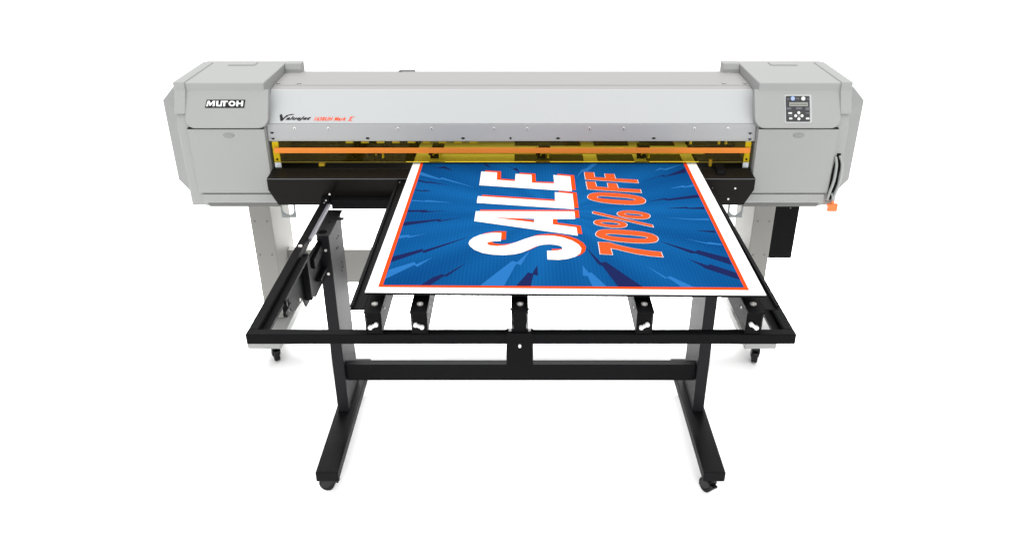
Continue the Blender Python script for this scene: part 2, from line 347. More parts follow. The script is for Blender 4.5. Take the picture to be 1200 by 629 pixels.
def smooth_poly(poly, k=4):
    """closed Catmull-Rom through the points"""
    n = len(poly); out = []
    for i in range(n):
        p0, p1, p2, p3 = (Vector(poly[j % n]) for j in (i - 1, i, i + 1, i + 2))
        for s in range(k):
            t = s / k
            q = 0.5 * ((2 * p1) + (p2 - p0) * t + (2 * p0 - 5 * p1 + 4 * p2 - p3) * t * t + (3 * p1 - p0 - 3 * p2 + p3) * t ** 3)
            out.append((q.x, q.y))
    return out

def rounded(x0, x1, z0, z1, r=(0, 0, 0, 0), n=6):
    """rounded rectangle; radii bottom-left, bottom-right, top-right, top-left"""
    pts = []
    for (cx, cz, rr, a0) in ((x0 + r[0], z0 + r[0], r[0], 180), (x1 - r[1], z0 + r[1], r[1], 270),
                             (x1 - r[2], z1 - r[2], r[2], 0), (x0 + r[3], z1 - r[3], r[3], 90)):
        if rr == 0: pts.append((cx, cz)); continue
        for i in range(n + 1):
            a = R(a0 + 90 * i / n); pts.append((cx + rr * math.cos(a), cz + rr * math.sin(a)))
    return pts

def text(name, body, material, parent, loc, rot, width, height, shear=0.0, bold=0.0, spacing=1.0, thick=0.0005):
    cu = bpy.data.curves.new(name, 'FONT'); cu.body = body
    cu.shear = shear; cu.offset = bold; cu.space_character = spacing; cu.resolution_u = 4
    tmp = bpy.data.objects.new(name + '_tmp', cu); scene.collection.objects.link(tmp)
    bpy.context.view_layer.update()
    me = bpy.data.meshes.new_from_object(tmp.evaluated_get(bpy.context.evaluated_depsgraph_get()))
    bpy.data.objects.remove(tmp); bpy.data.curves.remove(cu)
    xs = [v.co.x for v in me.vertices]; ys = [v.co.y for v in me.vertices]
    x0, x1, y0, y1 = min(xs), max(xs), min(ys), max(ys)
    mtx = Matrix.Translation(loc) @ rot.to_4x4()
    for v in me.vertices:
        v.co = mtx @ Vector(((v.co.x - x0) / (x1 - x0) * width, (v.co.y - y0) / (y1 - y0) * height, 0))
    bm = bmesh.new(); bm.from_mesh(me)
    return bm

def lettering(name, items, parent):
    """several text pieces joined into one mesh; items = (bm, material)"""
    mats = []; bm = bmesh.new()
    for b, m in items:
        if m not in mats: mats.append(m)
        mi = mats.index(m)
        for f in b.faces: f.material_index = mi
        me = bpy.data.meshes.new('t'); b.to_mesh(me); b.free()
        bm.from_mesh(me); bpy.data.meshes.remove(me)
    me = bpy.data.meshes.new(name); bm.to_mesh(me); bm.free()
    for m in mats: me.materials.append(m)
    o = bpy.data.objects.new(name, me); scene.collection.objects.link(o)
    o.parent = parent; o.matrix_parent_inverse = Matrix.Translation(-Vector(world_loc(parent)))
    return o

STAND = Matrix.Rotation(R(90), 3, 'X')      # text upright, facing the viewer (-Y)

def copy_tree(o, parent, off):
    c = o.copy(); scene.collection.objects.link(c)
    c.parent = parent
    if off is not None: c.matrix_parent_inverse = Matrix.Translation(Vector(off)) @ o.matrix_parent_inverse
    for ch in [x for x in scene.objects if x.parent == o]:
        k = ch.copy(); scene.collection.objects.link(k); k.parent = c
    return c

def caster(parent, x, y, ztop, wr, yaw, wheel_w=0.024):
    """swivel caster: mounting fork with stem (part) carrying a wheel (sub-part)"""
    rot = Matrix.Translation((x, y, 0)) @ Matrix.Rotation(R(yaw), 4, 'Z')
    bm = bmesh.new()
    cyl(bm, (0, 0, ztop - 0.006), 0.020, 0.010, 'Z', 16)
    cyl(bm, (0, 0, ztop - 0.016), 0.010, 0.022, 'Z', 12)
    w = wheel_w / 2
    for s in (-1, 1):
        x0, x1 = sorted((s * (w + 0.002), s * (w + 0.006)))
        prism(bm, [(-0.018, ztop - 0.020), (0.014, ztop - 0.020), (0.034, wr * 0.75), (0.016, wr * 0.72), (0.004, wr * 0.8), (-0.02, ztop - 0.034)], 'X', x0, x1)
    box(bm, -w - 0.006, w + 0.006, -0.018, 0.014, ztop - 0.026, ztop - 0.018)
    box(bm, -0.010, 0.010, -0.034, -0.012, ztop - 0.038, ztop - 0.030)     # brake tab
    bm.transform(rot)
    fk = link('caster', bm, M_CASTER, parent, bevel=0.001)
    bm = bmesh.new()
    cyl(bm, (0, 0.012, wr), wr, wheel_w, 'X', 28)
    cyl(bm, (0, 0.012, wr), wr * 0.45, wheel_w + 0.006, 'X', 16)
    bm.transform(rot)
    link('wheel', bm, M_RUBBER, fk, bevel=0.003)
    return fk

def screw(bm, x, y, z, r=0.0035, axis='Y', mi=0):
    cyl(bm, (x, y, z), r, 0.003, axis, 12, mi=mi)

# ------------------------------------------------------------------ the setting
bm = bmesh.new(); box(bm, -40, 40, -30, 60, -0.05, 0.0)
fl = link('floor', bm, M_FLOOR)
fl['kind'] = 'structure'

# ------------------------------------------------------------------ the printer
printer = thing('wide_format_printer', (-0.03, 3.05, 0), 'wide pale grey and silver flatbed printer with yellow visor standing behind the black table frame', 'printer')

XL, XR = -0.889, 0.826            # inner faces of the two end housings

_th = math.atan2(0.1115, 0.065)
LEAN = Matrix.Translation((0, 2.735, 1.1765)) @ Matrix.Rotation(_th, 4, 'X')   # plane of the upper front panels

def end_housing(side):
    """side -1 left, +1 right; built with real coordinates for each side"""
    if side < 0: xi, xo = XL, -1.197
    else: xi, xo = XR, 1.1446
    s = side
    lo, hi = min(xi, xo), max(xi, xo)
    bm = bmesh.new()
    prof = [(2.800, 1.290), (2.752, 1.178), (2.752, 0.882), (2.775, 0.872), (3.30, 0.872), (3.34, 0.92), (3.34, 1.16), (3.13, 1.317), (2.800, 1.317)]
    prism(bm, prof, 'X', lo, hi)
    body = link('end_housing', bm, M_GREY, printer, bevel=0.004, seg=3)
    # flared outer side cover, wedge shaped in front with chamfered top and bottom
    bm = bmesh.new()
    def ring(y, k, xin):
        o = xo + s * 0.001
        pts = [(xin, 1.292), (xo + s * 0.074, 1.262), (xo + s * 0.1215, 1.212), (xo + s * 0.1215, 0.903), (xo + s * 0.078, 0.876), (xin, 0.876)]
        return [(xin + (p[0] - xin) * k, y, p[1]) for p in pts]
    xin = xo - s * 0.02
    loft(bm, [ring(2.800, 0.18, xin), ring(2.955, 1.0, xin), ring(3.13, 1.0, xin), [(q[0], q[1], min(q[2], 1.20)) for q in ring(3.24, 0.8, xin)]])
    link('side_cover', bm, M_GREY_SHADED, body, bevel=0.003)
    # top cover cap wrapping down the outer flank
    bm = bmesh.new()
    a, b_ = sorted((xo + s * 0.004, xo - s * 0.036))
    prism(bm, [(2.793, 1.292), (2.758, 1.221), (2.766, 1.215), (3.10, 1.215), (3.10, 1.321), (2.794, 1.321)], 'X', a, b_)
    link('flank_cap', bm, M_GREY, body, bevel=0.004, seg=3)
    # rounded upper front panel, leaning back
    a, b_ = sorted((xi - s * 0.0135, xo - s * 0.0335))
    rad = 0.034
    bm = bmesh.new()
    prism(bm, rounded(a, b_, 0.0, 0.1365, (rad, rad, 0.003, 0.003)), 'Z', -0.022, 0.0)
    bm.transform(LEAN)
    up = link('front_panel', bm, M_GREY, body, bevel=0.005, seg=3)
    # lower door
    a2, b2 = sorted((xi + s * 0.002, xo - s * 0.037))
    bm = bmesh.new(); box(bm, a2, b2, 2.741, 2.757, 0.932, 1.1705)
    dr = link('front_door', bm, M_GREY, body, bevel=0.0025)
    bm = bmesh.new()
    cx = -1.018 if s < 0 else 0.970
    bmesh.ops.create_uvsphere(bm, u_segments=28, v_segments=10, radius=1.0, matrix=Matrix.Translation((cx, 2.7408, 1.148)) @ Matrix.Diagonal((0.021, 0.0022, 0.0095, 1)))
    link('finger_grip', bm, M_GREY_SHADED, body, smooth=True)
    # dark seam between panel and door
    bm = bmesh.new(); box(bm, a2 + 0.002, b2 - 0.002, 2.7405, 2.757, 1.1708, 1.1738)
    link('seam_gasket', bm, M_DARKGAP, body)
    # bottom lip; undercut shade painted as a dark strip set proud
    a3, b3 = sorted((xi - s * 0.028, xo - s * 0.045))
    bm = bmesh.new()
    prism(bm, [(2.743, 0.927), (2.741, 0.900), (2.764, 0.873), (2.80, 0.873), (2.80, 0.927)], 'X', a3, b3)
    link('bottom_lip', bm, M_GREY, body, bevel=0.003)
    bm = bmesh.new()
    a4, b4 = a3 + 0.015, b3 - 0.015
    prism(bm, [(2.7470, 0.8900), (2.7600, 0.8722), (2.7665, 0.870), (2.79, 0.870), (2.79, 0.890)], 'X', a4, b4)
    link('lip_shade', bm, M_LIPSHADE, body, bevel=0.001)
    # raised service hatch line at the back of the top
    bm = bmesh.new()
    xc = (lo + hi) / 2
    box(bm, xc - 0.05 , xc + 0.05, 3.055, 3.10, 1.316, 1.3205)
    link('top_hatch', bm, M_GREY, body, bevel=0.002)
    # end cheek closing the gap to the hood
    bm = bmesh.new()
    w0, w1 = sorted((xi, xi - s * 0.062))
    prism(bm, [(3.075, 1.298), (3.085, 1.3185), (3.128, 1.3185), (3.128, 1.20), (3.075, 1.20)], 'X', w0, w1)
    link('hood_hinge_cover', bm, M_GREY, body, bevel=0.003)
    return body, up

left_body, left_panel = end_housing(-1)
right_body, right_panel = end_housing(1)

# maker's name on the left panel: white letters on a black shape
def maker_name():
    # (polygons in a 0..1 high letter box; x advance in the same unit)
    t = 0.27
    G = [
     # M (slanted)
     [[(0.0, 0), (0.22, 1), (0.50, 1), (0.66, 0.52), (0.98, 1), (1.30, 1), (1.20, 0), (0.93, 0), (1.00, 0.66), (0.62, 0.08), (0.50, 0.08), (0.37, 0.66), (0.26, 0)]],
     [[(1.42, 0.12), (1.48, 1), (1.76, 1), (1.72, 0.26), (2.04, 0.26), (2.10, 1), (3.10, 1), (3.08, 0.75), (2.78, 0.75), (2.72, 0), (2.42, 0), (2.48, 0.75), (2.30, 0.75), (2.22, 0.0), (1.54, 0.0)]],
     None,
     [[(4.30, 0), (4.36, 1), (4.64, 1), (4.62, 0.63), (5.02, 0.63), (5.04, 1), (5.32, 1), (5.26, 0), (4.98, 0), (5.00, 0.38), (4.60, 0.38), (4.58, 0)]],
    ]
    wd = 0.129; ht = 0.0195; x0 = -1.0905; z0 = 0.0752; k = wd / 5.32
    bm = bmesh.new()
    back = [(-0.17, -0.26), (0.06, 1.20), (5.58, 1.20), (5.44, -0.26)]
    to = lambda px, pz: (x0 + px * k, z0 + pz * ht, 0.0018)
    prism(bm, [(x0 + p[0] * k, z0 + p[1] * ht) for p in back], 'Z', 0.0002, 0.0012, mi=0)
    for g in G:
        if g:
            for p in g: flat(bm, p, [], to, 1)
    O = [(3.70 + 0.50 * math.cos(a), 0.5 + 0.5 * math.sin(a)) for a in [2 * math.pi * i / 28 for i in range(28)]]
    Oi = [(3.70 + 0.24 * math.cos(a), 0.5 + 0.24 * math.sin(a)) for a in [2 * math.pi * i / 28 for i in range(28)]]
    flat(bm, O, [Oi], to, 1)
    bm.transform(LEAN)
    return link('maker_name', bm, [M_INK, M_WHITEINK], left_body)
maker_name()

# central hood: folded sheet, tilted silver front and darker brushed strip below
bm = bmesh.new()
hood_prof = [(2.768, 1.182), (2.864, 1.277), (2.868, 1.2772), (2.868, 1.17), (2.80, 1.17)]
prism(bm, hood_prof, 'X', XL + 0.0015, XR - 0.0015)
hood = link('hood', bm, M_SILVER, printer, bevel=0.002, seg=2)
bm = bmesh.new()
prism(bm, [(2.8685, 1.2765), (2.907, 1.2795), (2.909, 1.2822), (3.095, 1.286), (3.11, 1.27), (3.11, 1.17), (2.8685, 1.17)], 'X', XL + 0.0016, XR - 0.0016)
link('hood_top', bm, M_HOODTOP, hood, bevel=0.0008)
bm = bmesh.new()
prism(bm, [(2.7650, 1.1810), (2.7610, 1.1205), (2.7680, 1.1195), (2.7800, 1.1690), (2.80, 1.1690), (2.80, 1.1805)], 'X', XL + 0.0012, XR - 0.0012)
strip = link('hood_strip', bm, M_STRIP, printer, bevel=0.001)
bm = bmesh.new()
for x in (-0.791, -0.673, -0.429, -0.312, -0.093, 0.023, 0.242, 0.361, 0.609, 0.726):
    cyl(bm, (x, 2.7632, 1.1665), 0.0048, 0.004, 'Y', 14)
    cyl(bm, (x, 2.7610, 1.1650), 0.0022, 0.0012, 'Y', 8, mi=1)
link_each('strip_screw', bm, [M_SCREW, M_DARKGAP], strip)
bm = bmesh.new()
def mark(x, z, w=0.008, h=0.0045):
    y = 2.7606 + (z - 1.12) * 0.066
    flat(bm, [(x - w, z + h * 0.5), (x + w, z + h * 0.5), (x + w * 0.2, z - h), (x - w * 0.2, z - h)], [], lambda a, b: (a, y - 0.0006, b))
for x, z in ((-0.872, 1.151), (-0.871, 1.130), (0.806, 1.149), (0.807, 1.128)): mark(x, z)
def diamond(x, z, w=0.008, h=0.0036):
    y = 2.7606 + (z - 1.12) * 0.066
    flat(bm, [(x - w, z), (x - w * .35, z + h), (x + w * .35, z + h), (x + w, z), (x + w * .35, z - h), (x - w * .35, z - h)], [], lambda a, b: (a, y - 0.0006, b))
for x in (-0.538, -0.202, 0.132, 0.469): diamond(x, 1.131)
diamond(-0.035, 1.131, 0.0045, 0.004)
link_each('alignment_mark', bm, M_INK, strip)

# model lettering on the tilted hood front
tilt = math.atan2(1.277 - 1.182, 2.864 - 2.768)
TILT = Matrix.Rotation(tilt, 3, 'X')
def hoodpt(x, v, lift=0.0007):
    return Vector((x, 2.768 + v * math.cos(tilt) - lift * math.sin(tilt), 1.182 + v * math.sin(tilt) + lift * math.cos(tilt)))
def swoosh():
    b = bmesh.new()
    pts = [(-0.8455, 0.0255), (-0.838, 0.0285), (-0.832, 0.012), (-0.822, 0.0235), (-0.806, 0.0285), (-0.794, 0.0285), (-0.798, 0.0255), (-0.812, 0.0235), (-0.824, 0.0145), (-0.834, 0.0015), (-0.841, 0.0015)]
    flat(b, pts, [], lambda a, c: tuple(hoodpt(a, c + 0.0085, 0.0008)))
    return b
hood_letters = [
    (swoosh(), M_INK),
    (text('t', 'alueJet', M_INK, None, hoodpt(-0.822, 0.0100), TILT, 0.088, 0.0175, 0.5, 0.045, 1.1), M_INK),
    (text('t', '1638UH Mark', M_REDINK, None, hoodpt(-0.724, 0.0105), TILT, 0.114, 0.0155, 0.45, 0.035, 1.15), M_REDINK),
    (text('t', 'II', M_REDINK, None, hoodpt(-0.6025, 0.0105), TILT, 0.0125, 0.0155, 0.45, 0.03, 1.0), M_REDINK),
]
b = bmesh.new()
flat(b, [(-0.6045, 0.0105), (-0.5895, 0.0105), (-0.5885, 0.0125), (-0.6035, 0.0125)], [], lambda a, c: tuple(hoodpt(a, c, 0.0009)))
flat(b, [(-0.5975, 0.0245), (-0.5825, 0.0245), (-0.5815, 0.0265), (-0.5965, 0.0265)], [], lambda a, c: tuple(hoodpt(a, c, 0.0009)))
hood_letters.append((b, M_REDINK))
lettering('model_name', hood_letters, hood)

bm = bmesh.new()
for x in (-0.875, -0.80, 0.735, 0.81):
    cyl(bm, (x, 2.925, 1.2840), 0.0075, 0.003, 'Z', 14)
link_each('hood_screw', bm, M_SILVERDARK, hood)
bm = bmesh.new(); box(bm, -0.461, -0.401, 3.092, 3.112, 1.280, 1.2885); box(bm, -0.461, -0.452, 3.085, 3.0915, 1.282, 1.2895)
link('rear_clip', bm, M_GREYDARK, hood, bevel=0.001)

# rear chassis and dark interior
bm = bmesh.new(); box(bm, XL + 0.001, XR - 0.001, 3.04, 3.30, 0.885, 1.020)
box(bm, XL + 0.001, XR - 0.001, 3.04, 3.26, 1.090, 1.168)
for x0_ in (XL + 0.001, XR - 0.041): box(bm, x0_, x0_ + 0.04, 3.045, 3.255, 1.0195, 1.0905)
link('rear_chassis', bm, M_BLACKIN, printer, bevel=0.003)
bm = bmesh.new(); box(bm, XL + 0.002, XR - 0.002, 2.752, 3.038, 0.93, 1.018)
platen = link('platen', bm, M_BLACKIN, printer, bevel=0.001)
bm = bmesh.new()
for x in (-0.875, -0.852, -0.60, -0.43, 0.69, 0.775, 0.812): screw(bm, x, 2.7510, 1.0105 - 0.002, 0.003)
link_each('platen_screw', bm, M_SCREW, platen)

# carriage beam and pinch rollers seen through the visor
bm = bmesh.new()
box(bm, XL + 0.003, XR - 0.003, 2.93, 2.99, 1.105, 1.165)
box(bm, XL + 0.003, XR - 0.003, 2.86, 2.87, 1.118, 1.166)
beam = link('carriage_beam', bm, M_BLACKIN, printer, bevel=0.001)
bm = bmesh.new()
box(bm, -0.655, -0.49, 2.80, 2.90, 1.050, 1.105)
box(bm, -0.60, -0.545, 2.785, 2.80, 1.050, 1.085)
cyl(bm, (-0.62, 2.799, 1.066), 0.004, 0.004, 'Y', 12)
link('print_carriage', bm, M_BLACKIN, printer, bevel=0.003)
def pinch(x, proto=None):
    bm = bmesh.new()
    box(bm, x - 0.030, x + 0.012, 2.80, 2.86, 1.070, 1.082)
    box(bm, x - 0.040, x - 0.022, 2.785, 2.82, 1.060, 1.078)
    prism(bm, [(2.775, 1.072), (2.80, 1.083), (2.84, 1.083), (2.81, 1.060)], 'X', x - 0.014, x - 0.004)
    cyl(bm, (x - 0.02, 2.80, 1.052), 0.009, 0.03, 'X', 14)
    p = link('pinch_roller', bm, M_BLACKIN, printer, bevel=0.001)
    bm = bmesh.new()
    box(bm, x, x + 0.007, 2.775, 2.79, 1.052, 1.085)
    box(bm, x - 0.025, x - 0.020, 2.782, 2.784, 1.060, 1.066)
    link_each('release_lever', bm, M_WHITEPLASTIC, p, bevel=0.001)
for x in (-0.495, -0.29, 0.095, 0.455): pinch(x)
bm = bmesh.new()
for k in range(9):
    x = -0.62 + k * 0.055
    box(bm, x, x + 0.026, 2.775, 2.79, 1.108, 1.1165)
for x in (0.70, 0.725, 0.60): box(bm, x, x + 0.008, 2.775, 2.785, 1.104, 1.115)
link_each('ribbon_clip', bm, M_WHITEPLASTIC, printer)
bm = bmesh.new()
box(bm, -0.726, -0.706, 2.7785, 2.80, 1.020, 1.030)
box(bm, 0.678, 0.688, 2.7785, 2.79, 1.020, 1.044)
link_each('edge_guide', bm, M_YELLOW, platen, bevel=0.001)
bm = bmesh.new()
box(bm, -0.33, 0.66, 2.787, 2.792, 1.0635, 1.0680)  # pale bar modelled in place of a bright reflection line
link('reflection_bar', bm, M_WHITEPLASTIC, printer, bevel=0.001)

# yellow visor with orange band and end brackets
bm = bmesh.new()
box(bm, XL + 0.010, XR - 0.010, 2.7555, 2.7585, 1.0455, 1.1190)
visor = link('visor', bm, M_VISOR, printer)
bm = bmesh.new()
box(bm, XL + 0.018, XR - 0.014, 2.7525, 2.7550, 1.0790, 1.0985)
link('orange_band', bm, M_ORANGEBAND, visor, bevel=0.0005)
bm = bmesh.new()
box(bm, XL + 0.010, XR - 0.010, 2.7550, 2.7590, 1.0438, 1.0453)
link('visor_edge', bm, M_VISOREDGE, visor)
bm = bmesh.new()
for x0, x1 in ((XL + 0.012, XL + 0.034), (XR - 0.032, XR - 0.012)):
    box(bm, x0, x1, 2.7600, 2.7630, 1.0225, 1.1190)
    screw(bm, (x0 + x1) / 2, 2.7595, 1.054, 0.004, mi=1)
link_each('visor_bracket', bm, [M_BRACKET, M_DARKGAP], printer)

# black apron in front of the platen
bm = bmesh.new()
ap = [(-0.889, 1.011), (-0.889, 0.969), (-0.860, 0.911), (0.792, 0.911), (0.823, 0.969), (0.823, 1.011)]
A = [bm.verts.new((x, 2.680, z)) for x, z in ap]; B = [bm.verts.new((x, 2.7415, z + (0.0155 if z > 1 else 0))) for x, z in ap]
B[0].co.x = -0.880; B[5].co.x = 0.815
bm.faces.new(A); bm.faces.new(B[::-1])
for i in range(6): bm.faces.new((A[i], A[(i + 1) % 6], B[(i + 1) % 6], B[i]))
apron = link('apron', bm, M_APRON, printer, bevel=0.002, seg=2)
bm = bmesh.new()
for x, z in ((-0.425, 0.998), (-0.345, 0.998), (-0.31, 0.998), (0.655, 0.975), (0.672, 0.975), (0.755, 0.975), (0.735, 0.935)):
    screw(bm, x, 2.6795, z, 0.0035)
link_each('apron_screw', bm, M_SCREW, apron)
bm = bmesh.new()
prism(bm, [(2.700, 1.018), (2.712, 1.032), (2.765, 1.046), (2.775, 1.036), (2.76, 1.020)], 'X', 0.690, 0.722)
link('media_guide', bm, M_BLACKPL, apron, bevel=0.004, seg=2)

bm = bmesh.new(); box(bm, -0.888, 0.822, 2.6782, 2.6798, 1.0085, 1.0112)  # lighter strip along the fold, painted as its edge highlight
link('apron_highlight', bm, M_EDGE_HIGHLIGHT, apron, bevel=0.0004)

# control panel on the right front panel
bm = bmesh.new()
px0, px1, pz0, pz1 = 0.9155, 1.0105, 0.0165, 0.1170
prism(bm, rounded(px0, px1, pz0, pz1, (0.006,) * 4), 'Z', -0.002, 0.0018)
bm.transform(LEAN)
cp = link('control_panel', bm, M_BEZEL, printer, bevel=0.0015)
bm = bmesh.new()
prism(bm, rounded(px0 + 0.0045, px1 - 0.008, pz0 + 0.005, pz1 - 0.006, (0.003,) * 4), 'Z', 0.0010, 0.0030)
bm.transform(LEAN)
link('keypad', bm, M_KEYPAD, cp)
W_ = px1 - px0
def kp(u, v): return px0 + 0.0045 + u * (W_ - 0.0125), pz1 - 0.006 - v * (pz1 - pz0 - 0.011)
bm = bmesh.new()
def key(u, v, w, h, mi, r=0.0015):
    x, z = kp(u, v); prism(bm, rounded(x - w / 2, x + w / 2, z - h / 2, z + h / 2, (r,) * 4, 3), 'Z', 0.0028, 0.0040, mi)
x, z = kp(0.29, 0.10); cyl(bm, (x, z, 0.0036), 0.0072, 0.0015, 'Z', 20, mi=1)
x, z = kp(0.73, 0.10); cyl(bm, (x, z, 0.0036), 0.0072, 0.0015, 'Z', 20, mi=0)
key(0.12, 0.49, 0.016, 0.007, 2); key(0.54, 0.48, 0.021, 0.008, 2); key(0.91, 0.50, 0.016, 0.010, 2)
key(0.17, 0.67, 0.013, 0.0055, 0); key(0.91, 0.67, 0.015, 0.004, 2); key(0.17, 0.77, 0.016, 0.003, 2)
key(0.19, 0.88, 0.011, 0.0065, 0); key(0.90, 0.88, 0.012, 0.0065, 0)
key(0.09, 0.12, 0.008, 0.004, 2); key(0.93, 0.12, 0.008, 0.004, 2); key(0.5, 0.10, 0.010, 0.005, 2)
cu, cv = 0.53, 0.775
for du, dv in ((0, -0.12), (0, 0.12), (-0.135, 0), (0.135, 0)):
    x, z = kp(cu + du, cv + dv); cyl(bm, (x, z, 0.0036), 0.0052, 0.0015, 'Z', 16, mi=0)
x, z = kp(cu, cv); cyl(bm, (x, z, 0.0036), 0.0055, 0.0015, 'Z', 16, mi=2)
bm.transform(LEAN)
link_each('button', bm, [M_WHITEPLASTIC, M_BLUEBTN, M_KEYGREY], cp)
bm = bmesh.new()
x0, z1_ = kp(0.14, 0.255); x1, z0_ = kp(0.92, 0.40)
box(bm, x0, x1, z0_, z1_, 0.0028, 0.0042)
box(bm, x0 + 0.003, x1 - 0.003, z0_ + 0.004, z1_ - 0.0045, 0.0036, 0.0047, 1)
bm.transform(LEAN)
link('display', bm, [M_LCDFRAME, M_LCD], cp)

# cable tray slot, looped pale cables and the orange tag on the right flank
bm = bmesh.new()
flat(bm, [(1.120, 1.079), (1.133, 1.079), (1.142, 1.045), (1.141, 0.965), (1.128, 0.905), (1.110, 0.895), (1.112, 0.96), (1.113, 1.02)], [], lambda a, c: (a, 2.7508, c))
slot = link('cable_slot', bm, M_DARKGAP, right_body)
bm = bmesh.new()
tube(bm, [(1.131, 2.752, 1.070), (1.139, 2.738, 1.045), (1.141, 2.734, 0.995), (1.135, 2.734, 0.945), (1.126, 2.740, 0.900)], 0.0052, 12)
tube(bm, [(1.117, 2.752, 1.066), (1.120, 2.738, 1.040), (1.119, 2.733, 0.985), (1.112, 2.734, 0.940), (1.110, 2.740, 0.905)], 0.0050, 12)
cab = link('cable_loop', bm, M_CABLE, printer, smooth=True)
bm = bmesh.new()
tube(bm, [(1.119, 2.734, 0.935), (1.1235, 2.730, 0.922), (1.1255, 2.728, 0.906)], 0.0028, 8)
link('tag_cord', bm, M_CABLE, cab, smooth=True)
bm = bmesh.new()
box(bm, 1.112, 1.146, 2.722, 2.734, 0.8680, 0.8960); box(bm, 1.122, 1.131, 2.724, 2.732, 0.896, 0.907); box(bm, 1.108, 1.113, 2.725, 2.731, 0.888, 0.896)
link('orange_tag', bm, M_TAG, cab, bevel=0.0015)

# steel ring brackets under the machine
for xa, xb in ((-0.892, -0.838), (0.772, 0.828)):
    bm = bmesh.new()
    xc = (xa + xb) / 2
    out = [(xa, 0.912), (xa, 0.811), (xb, 0.811), (xb, 0.912)]
    hole = [(xc - 0.0215, 0.905)] + [(xc + 0.0215 * math.cos(a), 0.842 + 0.0215 * math.sin(a)) for a in [R(180 + 180 * i / 12) for i in range(13)]] + [(xc + 0.0215, 0.905)]
    flat(bm, out, [hole], lambda a, c: (a, 2.80, c))
    r = bmesh.ops.extrude_face_region(bm, geom=bm.faces[:])
    bmesh.ops.translate(bm, verts=[v for v in r['geom'] if isinstance(v, bmesh.types.BMVert)], vec=(0, 0.004, 0))
    link('ring_bracket', bm, M_STEEL, printer)

# grey printer legs, feet, cross beam
def pleg(side):
    if side < 0: x0, x1, f0, f1 = -1.158, -1.066, -1.188, -1.042
    else: x0, x1, f0, f1 = 0.996, 1.086, 0.976, 1.113
    bm = bmesh.new(); box(bm, x0, x1, 3.20, 3.47, 0.138, 0.88)
    lg = link('leg', bm, M_LEG, printer, bevel=0.004)
    bm = bmesh.new()
    for z in (0.78, 0.62, 0.46):
        for x in (x0 + 0.02, x1 - 0.02):
            cyl(bm, (x, 3.1995, z), 0.004, 0.002, 'Y', 10)
    link_each('leg_screw', bm, M_GREYDARK, lg)
    bm = bmesh.new()
    prism(bm, [(3.0, 0.104), (3.006, 0.098), (3.66, 0.098), (3.666, 0.104), (3.666, 0.137), (3.0, 0.137)], 'X', f0, f1)
    ft = link('foot', bm, M_FOOT, printer, bevel=0.005, seg=3)
    return f0, f1
f0, f1 = pleg(-1)
caster(printer, -1.088, 3.060, 0.098, 0.036, 25)
caster(printer, -1.115, 3.610, 0.098, 0.036, 0)
pleg(1)
caster(printer, 1.040, 3.045, 0.098, 0.036, -12)
caster(printer, 1.045, 3.610, 0.098, 0.036, 0)
bm = bmesh.new(); box(bm, -1.0655, 0.9955, 3.352, 3.39, 0.240, 0.408)
link('cross_beam', bm, M_LEG, printer, bevel=0.003)
# black power box beside the right leg
bm = bmesh.new()
prism(bm, rounded(1.090, 1.205, 0.418, 0.8715, (0.003, 0.003, 0.02, 0.003)), 'Y', 3.25, 3.42)
pb = link('power_box', bm, M_BLACKPL, printer, bevel=0.003)
bm = bmesh.new()
for x, z in ((1.165, 0.70), (1.165, 0.66), (1.15, 0.68)): screw(bm, x, 3.2495, z, 0.003)
link_each('box_screw', bm, M_GREYDARK, pb)

# ------------------------------------------------------------------ the black media table in front
table = thing('media_table', (0, 2.5, 0), 'black steel table frame on casters with five short arms, standing in front of the printer', 'table frame')

bm = bmesh.new()
box(bm, -0.705, 0.707, 1.779, 1.806, 0.9005, 0.930)
front_rail = link('front_rail', bm, M_BLACK, table, bevel=0.0025)
for s, x0, x1 in ((-1, -0.705, -0.681), (1, 0.683, 0.707)):
    bm = bmesh.new()
    box(bm, x0, x1, 1.8065, 2.668, 0.9005, 0.9295)
    rl = link('side_rail', bm, M_BLACK, table, bevel=0.0025)
    bm = bmesh.new()
    a, b_ = (x1 + 0.0003, x1 + 0.021) if s < 0 else (x0 - 0.021, x0 - 0.0003)
    box(bm, a, b_, 1.8065, 2.265, 0.9005, 0.9110)
    link('rail_ledge', bm, M_BLACK, rl, bevel=0.001)
bm = bmesh.new(); box(bm, -0.6805, -0.672, 2.37, 2.668, 0.9120, 0.9260)  # narrow pale strip along the inner side of the left rail
link('inner_strip', bm, M_PALE_STRIP, table, bevel=0.0005)
bm = bmesh.new(); box(bm, -0.6585, 0.6605, 2.630, 2.668, 0.9170, 0.9470)
link('rear_rail', bm, M_BLACK, table, bevel=0.002)
# little rod bracket reaching up the apron on the left
bm = bmesh.new()
tube(bm, [(-0.690, 2.672, 0.925), (-0.676, 2.668, 0.950), (-0.655, 2.664, 0.985), (-0.648, 2.662, 0.999)], 0.0045, 8, 3)
box(bm, -0.700, -0.672, 2.655, 2.678, 0.928, 0.948)
rb = link('latch_rod', bm, M_BLACK, table)
bm = bmesh.new()
for x, z in ((-0.683, 0.939), (-0.690, 0.929), (-0.668, 0.962)): screw(bm, x, 2.656, z, 0.0035)
link_each('latch_screw', bm, M_SCREW, rb)

